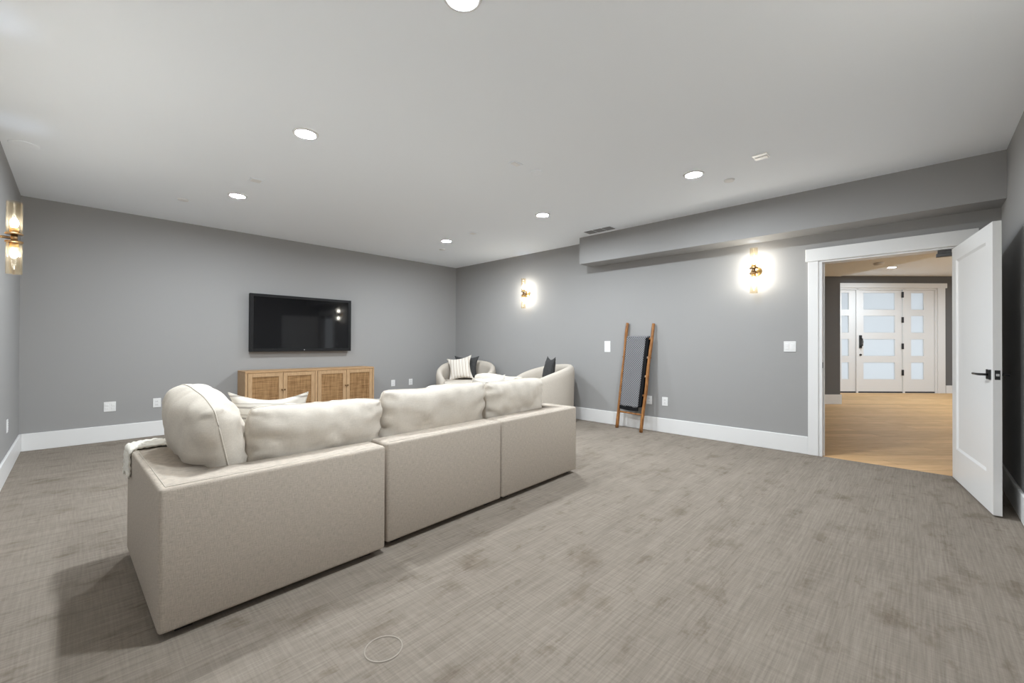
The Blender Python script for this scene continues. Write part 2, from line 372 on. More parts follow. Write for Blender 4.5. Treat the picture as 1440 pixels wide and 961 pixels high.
# added glazing, out of sight at the right, lets neutral daylight into the hall
pa_, pb_ = Vector((p1_[0], p1_[1], 0)), Vector((14.6, wb2[1] - 1, 0)); le = (pb_ - pa_).length
q_ = HR * pa_.x + HF * pa_.y
we = thing('fill_window_4', 'added glazed wall, out of view, lighting the hall from the right', 'window', (q_.x, q_.y, 0), hall_rz + math.atan2((pb_ - pa_).y, (pb_ - pa_).x), kind='structure')
obj('sill', box(0, le, -0.1, 0, 0, 0.25), 'trim', we); obj('lintel', box(0, le, -0.1, 0, 2.6, HC), 'trim', we)
for k in range(6):
    obj('mullion', box(k * le / 6, k * le / 6 + 0.06, -0.09, -0.01, 0.25, 2.6), 'trim', we); obj('pane', box(k * le / 6 + 0.06, (k + 1) * le / 6, -0.053, -0.047, 0.25, 2.6), 'clear_glass', we)
hall_st('baseboard_hall_end', box(10.66, 14.5, HD - 0.018, HD, 0, 0.19), 'trim', 'white baseboard right of the front door', 'baseboard')
bm = box(1.0, 6.558, HW - 0.018, HW, 0, 0.19); bx(bm, 6.54, 6.558, HW, HD, 0, 0.19)
hall_st('baseboard_hall_near', bm, 'trim', 'white baseboard around the near hall wall', 'baseboard')
# front door unit, local coords: x 0..2.44 (at right offset 8.02), y 0 = wall face
def hall_thing(name, label, cat, r0, d0, kind='structure'):
    p = HR * r0 + HF * d0
    return thing(name, label, cat, (p.x, p.y, 0), hall_rz, kind=kind)
tr = hall_thing('trim_2', 'white casing and header around the front door and side lights', 'door casing', 8.02, HD)
obj('header', box(-0.12, 2.66, -0.035, 0, 2.585, 2.70, 0.003, 1), 'trim', tr)
obj('side_casing', box(2.44, 2.62, -0.025, 0, 0, 2.585), 'trim', tr)
obj('side_casing', box(-0.10, 0.0, -0.025, 0, 0, 2.585), 'trim', tr)
for x in (0.0, 0.455, 1.605, 2.40): obj('post', box(x, x + 0.045, 0.0, 0.12, 0, 2.585), 'trim', tr)
obj('head_jamb', box(0, 2.44, 0.0, 0.12, 2.54, 2.60), 'trim', tr)
obj('threshold', box(0.0, 2.44, 0.02, 0.13, 0, 0.03), 'black_metal', tr)
zs = [(0.335, 0.75), (0.91, 1.325), (1.485, 1.90), (2.055, 2.465)]
def glazed(root, x0, x1, g0, g1, z0=0.035, z1=2.537):
    obj('stile', box(x0, g0, 0.03, 0.075, z0, z1), 'trim', root); obj('stile', box(g1, x1, 0.03, 0.075, z0, z1), 'trim', root)
    edges = [z0] + [v_ for p in zs for v_ in p] + [z1]
    for i in range(0, len(edges), 2): obj('rail', box(g0, g1, 0.03, 0.075, edges[i], edges[i + 1]), 'trim', root)
    for a, b2 in zs: obj('pane', box(g0, g1, 0.050, 0.056, a, b2), 'frosted_glass', root)
d2 = hall_thing('door_2', 'white front door with four wide frosted panes and black handle', 'door', 8.02, HD)
glazed(d2, 0.50, 1.605, 0.655, 1.43)
hp = obj('handle_plate', box(0.545, 0.605, 0.012, 0.03, 1.10, 1.42), 'black_metal', d2)
obj('pull', tube(bmesh.new(), [(0.575, 0.02, 1.14), (0.575, -0.035, 1.16), (0.575, -0.045, 1.25), (0.575, -0.035, 1.33), (0.575, 0.02, 1.35)], 0.012, 8), 'black_metal', hp, True)
obj('deadbolt', lathe(bmesh.new(), [(0.025, 0.01), (0.025, 0.03)], 16, 'y', (0.575, 0, 0.935)), 'black_metal', d2)
for z in (0.50, 1.15, 1.80, 2.42): obj('hinge', box(1.592, 1.622, -0.004, 0.030, z - 0.07, z + 0.07), 'black_metal', d2)
w1 = hall_thing('window_1', 'frosted side light left of the front door', 'window', 8.02, HD); glazed(w1, 0.045, 0.455, 0.115, 0.29)
w2 = hall_thing('window_2', 'frosted side light right of the front door', 'window', 8.02, HD); glazed(w2, 1.65, 2.40, 1.83, 2.14)
hall_st('porch_roof', box(6.5, 12.5, HD + 0.16, HD + 2.6, 2.75, 2.9), 'wall', 'porch roof outside the front door', 'roof')
hall_st('porch_slab', box(5.5, 13.5, HD + 0.15, HD + 5, -0.16, -0.06), mat('porch_concrete', (0.55, 0.54, 0.52), 0.9), 'pale concrete porch slab outside the front door', 'slab')
def downlight(name, label, x, y, z, lens, group, r=0.066):
    t_ = thing(name, label, 'ceiling light', (x, y, z), 0, group)
    obj('trim_ring', lathe(bmesh.new(), [(r, -0.004), (r + 0.004, -0.009), (r + 0.018, -0.008), (r + 0.024, 0.0), (r, 0.0)], 32, caps=False), 'white_plastic', t_, True)
    bm = bmesh.new(); bmesh.ops.create_circle(bm, cap_ends=True, radius=r, segments=32)
    for v_ in bm.verts: v_.co.z = -0.004
    for f_ in bm.faces:
        if f_.normal.z > 0: f_.normal_flip()
    me = obj('lens', bm, lens, t_); return t_
hl = [((8.3, 9.2), 'recessed light in the hall ceiling nearest the front door'), ((8.6, 6.9), 'recessed light in the hall ceiling midway to the front door'),
      ((10.9, 8.2), 'recessed light in the hall ceiling at the right, beyond the open door'), ((7.0, 4.6), 'recessed light in the hall ceiling just past the doorway')]
for (a, b_), lab in hl:
    p = HR * a + HF * b_; downlight('recessed_light', lab, p.x, p.y, HC, 'hall_lens', 'recessed lights in the hall')
p = HR * 7.7 + HF * 8.4
t_ = thing('ceiling_vent', 'slim white air vent in the hall ceiling', 'vent', (p.x, p.y, HC), hall_rz)
obj('frame', box(-0.28, 0.28, -0.06, 0.06, -0.008, 0), 'white_plastic', t_)
for k in range(3): obj('slot', box(-0.26, 0.26, -0.045 + k * 0.034, -0.027 + k * 0.034, -0.010, -0.004), 'slot', t_)
p = HR * 6.1 + HF * 7.0
o = obj('smoke_detector', lathe(bmesh.new(), [(0.07, 0), (0.07, -0.02), (0.055, -0.04), (0.02, -0.045)], 24, c=(p.x, p.y, HC2)), 'white_plastic', None, True)
tag(o, 'round white smoke detector on the lowered hall ceiling', 'detector')

# ------------------------------------------------------------------ recessed ceiling lights of the room
G = 'recessed ceiling lights in the room'
for x, y, lab in ((1.20, 1.480, 'recessed ceiling light cut by the top edge of the picture'), (1.18, 3.295, 'large recessed ceiling light over the left end of the sofa'),
                  (1.18, 5.21, 'recessed ceiling light at left, nearest the television'), (3.94, 1.490, 'recessed ceiling light in front of the soffit, nearest the doorway'),
                  (3.92, 3.280, 'recessed ceiling light in the middle of the right row'), (3.91, 5.18, 'recessed ceiling light nearest the far room corner')):
    downlight('recessed_light', lab, x, y, H, 'lamp_lens', G)
# small ceiling fittings
def plate(name, label, cat, x, y, r, h, material='ceiling_grey'):
    o = obj(name, lathe(bmesh.new(), [(r, 0), (r, -h * 0.6), (r * 0.93, -h), (r * 0.3, -h * 1.02)], 28), material, None, True, (x, y, H)); return tag(o, label, cat)
M['ceiling_grey'] = mat('off_white_plastic', (0.80, 0.80, 0.80), 0.5)
plate('sprinkler_cover', 'small round grey sprinkler cover beside the soffit light', 'sprinkler', 4.305, 1.295, 0.045, 0.012)
plate('sprinkler_cover', 'small round sprinkler cover near the television wall at left', 'sprinkler', 0.80, 5.79, 0.050, 0.010)
plate('sprinkler_cover', 'small round sprinkler cover near the far room corner', 'sprinkler', 4.218, 5.698, 0.050, 0.010)
plate('smoke_detector', 'low round white detector in the middle of the ceiling', 'detector', 2.90, 2.505, 0.055, 0.010, 'ceiling')
plate('ceiling_speaker', 'round flush ceiling speaker above the left sconce', 'speaker', -0.30, 5.10, 0.085, 0.005, 'ceiling')
def sqplate(name, label, cat, x, y, sx_, sy_, rz=0):
    t_ = thing(name, label, cat, (x, y, H), rz)
    obj('frame', box(-sx_ / 2, sx_ / 2, -sy_ / 2, sy_ / 2, -0.007, 0, 0.002, 1), 'ceiling', t_)
    obj('cover', box(-sx_ * 0.33, sx_ * 0.33, -sy_ * 0.33, sy_ * 0.33, -0.010, -0.004), 'white_plastic', t_)
sqplate('ceiling_plate', 'small rectangular blank plate on the ceiling beside the detector', 'plate', 2.64, 2.516, 0.12, 0.07)
sqplate('ceiling_plate', 'rectangular blank plate on the ceiling between the left lights', 'plate', 1.19, 4.585, 0.12, 0.12)
sqplate('ceiling_plate', 'faint blank plate on the ceiling between the far right lights', 'plate', 3.89, 4.539, 0.12, 0.12)
t_ = thing('square_ceiling_light', 'small square white ceiling fitting near the doorway soffit', 'ceiling light', (3.936, 0.941, H))
obj('frame', box(-0.055, 0.055, -0.055, 0.055, -0.008, 0, 0.002, 1), 'white_plastic', t_)
obj('lens', box(-0.005, 0.045, -0.045, 0.045, -0.014, -0.006), 'white_plastic', t_)
t_ = thing('ceiling_vent', 'white ceiling air vent with grey louvres beside the soffit end', 'vent', (4.97, 3.15, H))
obj('frame', box(-0.09, 0.09, -0.215, 0.215, -0.006, 0), 'ceiling', t_)
M['vent_slat'] = mat('vent_slat', (0.34, 0.34, 0.345), 0.6)
M['vent_grey'] = mat('vent_shadow', (0.19, 0.19, 0.195), 0.7)
for k in range(3):
    s_ = obj('louvre_bank', box(-0.075, 0.075, -0.205 + k * 0.14, -0.205 + k * 0.14 + 0.125, -0.0085, -0.006), 'vent_grey', t_)
    for q in range(5): obj('louvre', box(-0.068 + q * 0.03, -0.060 + q * 0.03, -0.205 + k * 0.14, -0.205 + k * 0.14 + 0.125, -0.011, -0.0085), 'vent_slat', s_)

# ------------------------------------------------------------------ wall plates
def wallplate(name, label, cat, loc, rz, wd, ht, style):
    t_ = thing(name, label, cat, loc, rz)       # local: face toward -y, y = 0 at the wall
    obj('plate', box(-wd / 2, wd / 2, -0.007, 0, -ht / 2, ht / 2, 0.002, 1), 'white_plastic', t_)
    if style == 'outlet':
        for z in (-0.02, 0.02):
            s_ = obj('socket', box(-0.016, 0.016, -0.010, -0.005, z - 0.014, z + 0.014, 0.002, 1), 'white_plastic', t_)
            for x in (-0.006, 0.006): obj('slot', box(x - 0.0012, x + 0.0012, -0.0106, -0.0095, z - 0.004, z + 0.006), 'slot', s_)
    elif style == 'double_outlet':
        for x0 in (-wd / 4, wd / 4):
            for z in (-0.02, 0.02): obj('socket', box(x0 - 0.015, x0 + 0.015, -0.010, -0.005, z - 0.014, z + 0.014, 0.002, 1), 'white_plastic', t_)
    elif style == 'switch2':
        for x0 in (-0.026, 0.026):
            obj('rocker', box(x0 - 0.017, x0 + 0.017, -0.011, -0.005, -0.034, -0.002, 0.002, 1), 'white_plastic', t_)
            obj('rocker', box(x0 - 0.017, x0 + 0.017, -0.011, -0.005, 0.002, 0.034, 0.002, 1), 'white_plastic', t_)
    elif style == 'switch1': obj('rocker', box(-0.017, 0.017, -0.011, -0.005, -0.033, 0.033, 0.002, 1), 'white_plastic', t_)
    return t_
wallplate('wall_outlet', 'wide white double outlet at the far left below the television wall', 'outlet', (0.28, YB, 0.41), 0, 0.105, 0.115, 'double_outlet')
wallplate('wall_outlet', 'white wall outlet left of the wooden sideboard', 'outlet', (0.71, YB, 0.415), 0, 0.078, 0.115, 'outlet')
wallplate('wall_outlet', 'white wall outlet just right of the wooden sideboard', 'outlet', (4.02, YB, 0.45), 0, 0.078, 0.115, 'outlet')
wallplate('wall_outlet', 'white wall outlet between sideboard and barrel chair', 'outlet', (4.39, YB, 0.45), 0, 0.078, 0.115, 'outlet')
RW = R_(-90)
wallplate('light_switch', 'white single switch plate left of the ladder', 'switch', (XR, 3.315, 1.138), RW, 0.10, 0.165, 'blank')
wallplate('light_switch', 'white double switch plate beside the doorway', 'switch', (XR, 1.023, 1.155), RW, 0.115, 0.115, 'switch2')
wallplate('wall_outlet', 'white outlet low on the wall right of the ladder', 'outlet', (XR, 2.438, 0.412), RW, 0.078, 0.115, 'outlet')
wallplate('wall_outlet', 'white outlet low on the wall partly behind the ladder', 'outlet', (XR, 2.66, 0.412), RW, 0.078, 0.115, 'outlet')
wallplate('wall_outlet', 'white outlet low on the left wall at the picture edge', 'outlet', (XL, 5.79, 0.43), R_(90), 0.078, 0.115, 'outlet')

# ------------------------------------------------------------------ sconces
def sconce(label, loc, rz):
    t_ = thing('wall_sconce', label, 'sconce', loc, rz, 'brass sconces with two glass tubes')   # local: wall at y = 0, room toward -y
    OFF = -0.110
    bp = obj('backplate', lathe(bmesh.new(), [(0.058, 0), (0.058, -0.010), (0.052, -0.014), (0.040, -0.020), (0.022, -0.034)], 28, 'y'), 'brass', t_, True)
    obj('screw', lathe(bmesh.new(), [(0.007, -0.012), (0.006, -0.022)], 10, 'y', (0.036, 0, 0)), 'brass_dark', bp)
    obj('arm', lathe(bmesh.new(), [(0.010, -0.015), (0.010, OFF)], 12, 'y'), 'brass_dark', t_, True)
    obj('hub', lathe(bmesh.new(), [(0.018, -0.032), (0.018, 0.032)], 16, c=(0, OFF, 0)), 'brass_dark', t_, True)
    for s in (-1, 1):
        obj('cup', lathe(bmesh.new(), [(0.042, s * 0.022), (0.045, s * 0.024), (0.045, s * 0.032), (0.042, s * 0.034)], 28, c=(0, OFF, 0)), 'brass_dark', t_)
        obj('socket', lathe(bmesh.new(), [(0.024, s * 0.034), (0.024, s * 0.068), (0.018, s * 0.075)], 18, c=(0, OFF, 0)), 'brass', t_, True)
        obj('bulb', lathe(bmesh.new(), [(0.010, s * 0.075), (0.017, s * 0.088), (0.021, s * 0.106), (0.018, s * 0.124), (0.009, s * 0.138), (0.002, s * 0.142)], 16, c=(0, OFF, 0)), 'bulb', t_, True)
        obj('glass_tube', lathe(bmesh.new(), [(0.0405, s * 0.034), (0.0405, s * 0.258), (0.0378, s * 0.258), (0.0378, s * 0.034)], 32, c=(0, OFF, 0), caps=False), 'amber_glass', t_, True)
    return t_
sconce('brass sconce with two amber glass tubes on the left wall', (XL, 4.64, 1.915), R_(90))
sconce('brass sconce with two glass tubes near the far room corner', (XR, 4.905, 2.045), RW)
sconce('brass sconce with two glass tubes left of the doorway', (XR, 1.352, 2.018), RW)
# extra unseen sconces, added beside and behind the camera to brighten the ceiling
sconce('added unseen brass sconce on the left wall in line with the doorway sconce', (XL, 1.375, 2.0), R_(90))
sconce('added unseen brass sconce in the middle of the left wall', (XL, 3.20, 2.0), R_(90))
sconce('added unseen brass sconce on the wall behind the camera, nearer the left wall', (0.70, YF, 2.03), R_(180))
sconce('added unseen brass sconce on the wall behind the camera, nearer the open door', (2.20, YF, 2.03), R_(180))

# ------------------------------------------------------------------ television
tv = thing('television', 'black flat television hung on the grey wall above the sideboard', 'television', (2.444, YB, 1.465))
W2, H2 = 0.740, 0.418
obj('housing', box(-W2, W2, -0.080, -0.030, -H2, H2, 0.006, 2), 'black_plastic', tv)
obj('wall_mount', box(-0.3, 0.3, -0.030, 0, -0.2, 0.2), 'black_metal', tv)
bm = bmesh.new()
for a in ((-W2, -W2 + 0.048, -H2, H2), (W2 - 0.048, W2, -H2, H2), (-W2 + 0.048, W2 - 0.048, -H2, -H2 + 0.046), (-W2 + 0.048, W2 - 0.048, H2 - 0.040, H2)):
    bx(bm, a[0], a[1], -0.090, -0.079, a[2], a[3], 0.002, 1)
obj('bezel', bm, 'black_plastic', tv)
obj('screen', box(-W2 + 0.047, W2 - 0.047, -0.0835, -0.079, -H2 + 0.045, H2 - 0.039), 'screen', tv)
obj('logo', lathe(bmesh.new(), [(0.007, -0.0905), (0.007, -0.0895)], 14, 'y', (0.0, 0, -H2 + 0.024)), 'silver', tv)

# ------------------------------------------------------------------ sideboard
sb = thing('sideboard', 'light oak sideboard with four woven cane doors below the television', 'sideboard', (2.50, 6.885, 0))
SW, SD, SH = 0.928, 0.400, 0.787
obj('top', box(-SW, SW, -SD, -0.022, SH - 0.028, SH, 0.003, 1), 'oak', sb)
for s in (-1, 1): obj('side_panel', box(min(s * SW, s * (SW - 0.026)), max(s * SW, s * (SW - 0.026)), -SD, -0.022, 0.03, SH - 0.028), 'oak_door', sb)
obj('bottom_panel', box(-SW + 0.026, SW - 0.026, -SD + 0.004, -0.022, 0.06, 0.09), 'oak', sb)
obj('back_panel', box(-SW + 0.026, SW - 0.026, -0.034, -0.022, 0.09, SH - 0.028), 'oak', sb)
obj('divider', box(-0.016, 0.016, -SD + 0.002, -0.034, 0.09, SH - 0.028), 'oak_door', sb)
for x in (-SW + 0.05, SW - 0.05):
    for y in (-SD + 0.04, -0.07): obj('foot', lathe(bmesh.new(), [(0.018, 0), (0.022, 0.06)], 12, c=(x, y, 0)), 'oak_door', sb)
dw = (SW - 0.026 - 0.016 - 0.018) / 2
starts = [-SW + 0.032, -SW + 0.032 + dw + 0.006, 0.022, 0.022 + dw + 0.006]
for i, x0 in enumerate(starts):
    x1 = x0 + dw; z0, z1 = 0.094, SH - 0.032; ya, yb = -SD - 0.002, -SD + 0.018; fwid = 0.052
    bm = bmesh.new()
    for a in ((x0, x0 + fwid, z0, z1), (x1 - fwid, x1, z0, z1), (x0 + fwid, x1 - fwid, z0, z0 + fwid), (x0 + fwid, x1 - fwid, z1 - fwid, z1)):
        bx(bm, a[0], a[1], ya, yb, a[2], a[3], 0.002, 1)
    d_ = obj('door', bm, 'oak_door', sb)
    obj('cane_panel', box(x0 + fwid - 0.002, x1 - fwid + 0.002, ya + 0.008, ya + 0.013, z0 + fwid - 0.002, z1 - fwid + 0.002), 'cane', d_)
    kx = x1 - 0.014 if i % 2 == 0 else x0 + 0.014
    obj('knob', lathe(bmesh.new(), [(0.005, ya), (0.005, ya - 0.010), (0.012, ya - 0.014), (0.012, ya - 0.022), (0.006, ya - 0.026)], 14, 'y', (kx, 0, 0.515)), 'brass_dark', d_, True)

# ------------------------------------------------------------------ soft furnishing meshes
def pillow_bm(wd, ht, th, n=28, pinch=0.10, power=2.2, seed=0, wr=0.010, cr=0.0, sag=0.0):
    """a stuffed cushion in the local x-z plane, thickness along y; z from 0 to ht"""
    bm = bmesh.new(); nu, nv = n, max(12, int(n * ht / wd)); grid = {}
    for s in (-1, 1):
        for i in range(nu + 1):
            for j in range(nv + 1):
                # cosine spacing keeps the rim smooth
                u = -math.cos(math.pi * i / nu) ; v = -math.cos(math.pi * j / nv)
                edge = i in (0, nu) or j in (0, nv)
                if s == 1 and edge: grid[(s, i, j)] = grid[(-1, i, j)]; continue
                x = wd / 2 * u * (1 - pinch * (1 - v * v) * abs(u) ** 2)
                z = ht / 2 * v * (1 - pinch * (1 - u * u) * abs(v) ** 2)
                kk = 1 - cr * (u * v) ** 4; x *= kk; z *= kk
                prof = max(0, (1 - abs(u) ** power)) ** 0.5 * max(0, (1 - abs(v) ** power)) ** 0.5
                t2 = th / 2 * prof
                rim = (1 - prof)
                wv = wr * (nz(x * 7 + seed * 3.1, z * 7 + s * 5.3, seed * 1.7) * 0.9 + nz(x * 16 + seed, z * 16, s * 2.0 + seed) * 0.5)
                fold = wr * 0.9 * rim * math.sin(14 * (u * 1.3 if abs(v) > abs(u) else v) + 3 * nz(u * 2, v * 2, seed)) * (prof > 0)
                cz = 1.2 * wr * abs(u) ** 3 * nz(u * 2.5 + seed, v * 7 + seed * 2, s * 3.0) + 0.7 * wr * max(0, v) ** 2 * nz(u * 9 + seed * 4, v * 2, s * 1.5)
                y = s * (t2 + (wv + fold + cz) * min(1, prof * 3))
                z2 = z - sag * (1 - u * u) * (v > 0) * v
                x += wr * 0.8 * nz(x * 4, z * 4, 9 + seed); z2 += wr * 1.3 * nz(x * 3.3, z * 4, 4 + seed)
                grid[(s, i, j)] = bm.verts.new((x, y, z2 + ht / 2))
    for s in (-1, 1):
        for i in range(nu):
            for j in range(nv):
                q = [grid[(s, i, j)], grid[(s, i + 1, j)], grid[(s, i + 1, j + 1)], grid[(s, i, j + 1)]]
                if s == 1: q.reverse()
                if len(set(q)) == 4: bm.faces.new(q)
    return bm
def rim_pts(wd, ht, pinch, n=20, seed=0, wr=0.0, sag=0.0, cr=0.0):
    pts = []
    for k in range(4 * n):
        side, t = divmod(k, n); t = -math.cos(math.pi * t / n)
        u, v = ((t, -1), (1, t), (-t, 1), (-1, -t))[side]
        x = wd / 2 * u * (1 - pinch * (1 - v * v) * abs(u) ** 2); z = ht / 2 * v * (1 - pinch * (1 - u * u) * abs(v) ** 2)
        kk = 1 - cr * (u * v) ** 4; x *= kk; z *= kk
        z2 = z - sag * (1 - u * u) * (v > 0) * v
        x += wr * 0.8 * nz(x * 4, z * 4, 9 + seed); z2 += wr * 1.3 * nz(x * 3.3, z * 4, 4 + seed)
        pts.append((x, 0, z2 + ht / 2))
    return pts
def cushion(name, label, cat, loc, rz, tilt, wd, ht, th, material, group, pinch=0.10, power=2.2, seed=0, wr=0.008, sag=0.0, roll=0.0, piping=True, n=32, cr=0.0):
    """tilt > 0 leans the top backwards (local +y)"""
    t_ = thing(name, label, cat, loc, rz, group)
    t_.rotation_euler = (-tilt, roll, rz)
    t_.rotation_mode = 'XYZ'
    b_ = obj('cushion_body', pillow_bm(wd, ht, th, n, pinch, power, seed, wr, cr=cr, sag=sag), material, t_, True)
    if piping: obj('seam', tube(bmesh.new(), rim_pts(wd, ht, pinch, 20, seed, wr, sag, cr), 0.0035, 6, closed=True), material, t_, True)
    return t_

# ------------------------------------------------------------------ sectional sofa
TOP, LOW, PT = 0.600, 0.030, 0.185
def sofa_module(label, loc, rz, wd, dp, left_arm, right_arm):
    t_ = thing('sofa_module', label, 'sofa', (loc[0], loc[1], 0), rz, 'modules of the sectional sofa')
    if left_arm: pts = [(0, 0), (wd, 0), (wd, PT), (PT, PT), (PT, dp), (0, dp)]
    elif right_arm: pts = [(0, 0), (wd, 0), (wd, dp), (wd - PT, dp), (wd - PT, PT), (0, PT)]
    else: pts = [(0, 0), (wd, 0), (wd, PT), (0, PT)]
    obj('back_frame', prism(bmesh.new(), pts, LOW, TOP, 0.016, 3), 'sofa_linen', t_, True)
    x0 = PT + 0.004 if left_arm else 0.004; x1 = wd - PT - 0.004 if right_arm else wd - 0.004
    obj('seat_base', box(x0, x1, PT + 0.004, dp - 0.01, LOW, 0.27, 0.015, 3), 'sofa_linen', t_, True)
    obj('seat_cushion', box(x0 + 0.004, x1 - 0.004, PT + 0.008, dp, 0.272, 0.445, 0.045, 4), 'cushion_linen', t_, True)
    for x in (0.09, wd - 0.09):
        for y in (0.085, dp - 0.09): obj('foot', box(x - 0.03, x + 0.03, y - 0.03, y + 0.03, 0, LOW + 0.005), 'foot', t_)
    # stitched top seams just inside the outer edges
    i_ = 0.024
    if left_arm: loop = [(wd - i_, i_, TOP), (i_, i_, TOP), (i_, dp - i_, TOP)]
    elif right_arm: loop = [(i_, i_, TOP), (wd - i_, i_, TOP), (wd - i_, dp - i_, TOP)]
    else: loop = [(i_, i_, TOP), (wd - i_, i_, TOP)]
    obj('top_seam', tube(bmesh.new(), loop, 0.0028, 6), 'seam', t_, True)
    return t_
a1, a2 = R_(1.3), R_(2.3)
sofa_module('linen sofa corner module at the left with low arm', (0.225, 2.118), a1, 0.980, 1.045, True, False)
sofa_module('armless linen sofa module in the middle of the sectional', (1.238, 2.182), a2, 0.950, 1.045, False, False)
sofa_module('linen sofa end module at the right with low arm', (2.198, 2.216), a2, 0.990, 1.045, False, True)
CG = 'loose back cushions of the sectional sofa'
SZ = 0.440
BP = dict(pinch=0.025, power=3.6, wr=0.016, n=52, cr=0.075)
cushion('back_cushion', 'plump linen cushion leaning on the sofa left arm', 'cushion', (0.535, 2.79, SZ), R_(91), R_(12), 0.86, 0.475, 0.29, 'cushion_linen', CG, seed=1, sag=-0.03, roll=R_(-4), **BP)
cushion('back_cushion', 'long linen back cushion on the left corner module', 'cushion', (0.952, 2.47, SZ), R_(1.3 + 180), R_(8), 0.755, 0.415, 0.22, 'cushion_linen', CG, seed=2, roll=R_(-2.2), **BP)
cushion('back_cushion', 'slouching linen back cushion on the middle module', 'cushion', (1.785, 2.52, SZ), R_(2.3 + 180), R_(8), 0.925, 0.440, 0.23, 'cushion_linen', CG, seed=3, **BP)
cushion('back_cushion', 'linen back cushion on the right end module', 'cushion', (2.622, 2.55, SZ), R_(2.3 + 180), R_(6), 0.755, 0.435, 0.22, 'cushion_linen', CG, seed=4, **BP)
cushion('back_cushion', 'linen cushion leaning on the sofa right arm', 'cushion', (2.83, 2.98, SZ), R_(272), R_(8), 0.66, 0.440, 0.20, 'cushion_linen', CG, seed=5, **BP)
TG = 'throw pillows on the sofa'
TP = dict(pinch=0.21, power=2.0, wr=0.006, n=30)
cushion('throw_pillow', 'striped throw pillow standing in the left sofa corner', 'pillow', (0.83, 2.80, SZ), R_(136), R_(8), 0.46, 0.445, 0.15, 'striped_sofa_pillow', TG, seed=6, **TP)
cushion('throw_pillow', 'white throw pillow in the right sofa corner', 'pillow', (2.52, 2.80, SZ), R_(190), R_(10), 0.47, 0.455, 0.17, 'white_pillow', TG, seed=7, pinch=0.10, power=2.2, wr=0.008, n=30)
# knitted throw over the end of the left arm
def throw():
    bm = bmesh.new(); rows = []
    dp0, dp1 = 0.86, 1.058
    prof = [(-0.005, 0.46), (-0.005, 0.50), (-0.005, 0.56), (0.000, 0.600), (0.03, 0.609), (0.08, 0.609), (0.14, 0.609), (0.182, 0.606), (0.196, 0.58), (0.198, 0.52), (0.198, 0.455)]
    def smooth_pt(t):
        k = t * (len(prof) - 1); i = min(int(k), len(prof) - 2); f_ = k - i
        return (prof[i][0] * (1 - f_) + prof[i + 1][0] * f_, prof[i][1] * (1 - f_) + prof[i + 1][1] * f_)
    NU, NV = 60, 44
    for j in range(NV + 1):
        s = j / NV; row = []
        for i in range(NU + 1):
            x, z = smooth_pt(i / NU)
            rib = 0.005 * abs(math.sin(i / NU * math.pi * 17)) + 0.006 * nz(i * 0.25, j * 0.2, 3)
            if s < 0.55: y = dp0 + (dp1 - dp0) * s / 0.55 + 0.02 * nz(i * 0.2, 0, 7) ; zz = z
            else:
                k = (s - 0.55) / 0.45; y = dp1 + 0.012 * math.sin(k * 2); zz = z - k * max(0, z - 0.44)
            top = 0.55 < z
            row.append(bm.verts.new((x - (rib if x < 0 else -rib if x > 0.2 else 0), y + (rib if s > 0.55 else 0), zz + (rib if (top and s < 0.55) else 0))))
        rows.append(row)
    for a, b_ in zip(rows, rows[1:]):
        for i in range(NU): bm.faces.new((a[i], a[i + 1], b_[i + 1], b_[i]))
    return bm
o = obj('knitted_throw', throw(), 'white_knit', None, True, (0.225, 2.118, 0), (0, 0, a1))
sm = o.modifiers.new('thickness', 'SOLIDIFY'); sm.thickness = 0.010; sm.offset = 0
tag(o, 'cream ribbed knit throw draped over the end of the sofa left arm', 'throw blanket')

# ------------------------------------------------------------------ barrel chairs
def barrel_chair(label, loc, face_ang):
    """face_ang: direction the chair looks, world angle; local +x = forward"""
    t_ = thing('barrel_chair', label, 'armchair', (loc[0], loc[1], 0), face_ang, 'swivel barrel chairs')
    Ro, Th = 0.535, 0.13; N_ = 56; half = R_(138)
    bm = bmesh.new(); secs = []
    for k in range(N_ + 1):
        a = math.pi - half + 2 * half * k / N_            # angle around, pi = back
        d = abs(a - math.pi) / half
        top = 0.865 - 0.30 * (d ** 2.2)
        thk = Th * (1 - 0.15 * d)
        ro = Ro * (1 + 0.0 * d); ri = ro - thk
        prof = [(ro - 0.03, 0.05), (ro - 0.012, 0.25), (ro, top - 0.10), (ro - 0.012, top - 0.035), (ro - thk * 0.35, top - 0.004), (ro - thk * 0.65, top - 0.004), (ri + 0.012, top - 0.035), (ri, top - 0.09), (ri + 0.01, 0.05)]
        secs.append([bm.verts.new((r * math.cos(a), r * math.sin(a), z)) for r, z in prof])
    np_ = len(secs[0])
    for a, b_ in zip(secs, secs[1:]):
        for i in range(np_): bm.faces.new((a[i], a[(i + 1) % np_], b_[(i + 1) % np_], b_[i]))
    bm.faces.new(secs[0]); bm.faces.new(secs[-1][::-1])
    obj('barrel_back', bm, 'chair_linen', t_, True)
    ri = Ro - Th - 0.004
    pts = []
    for k in range(41):
        a = R_(42) + (2 * math.pi - R_(84)) * k / 40; pts.append((ri * math.cos(a), ri * math.sin(a)))
    xf = 0.43
    pts = [(xf, 0.30), ] + [p for p in pts] + [(xf, -0.30)]
    pts = [(min(x, xf), y) for x, y in pts]
    obj('seat_base', prism(bmesh.new(), pts, 0.06, 0.36, 0.015, 2), 'chair_linen', t_)
    obj('seat_cushion', prism(bmesh.new(), [(x * 1.0 + (0.02 if x > 0.4 else 0), y) for x, y in pts], 0.365, 0.52, 0.03, 3), 'chair_linen', t_, True)
    obj('swivel_base', lathe(bmesh.new(), [(0.30, 0), (0.30, 0.02), (0.26, 0.05)], 32), 'foot', t_)
    return t_
angA = math.atan2(-0.62, -0.78)
CA, CB = (4.885, 5.87), (4.885, 4.15)
barrel_chair('cream barrel chair in the far room corner', CA, angA)
angB = math.atan2(0.50, -0.86)
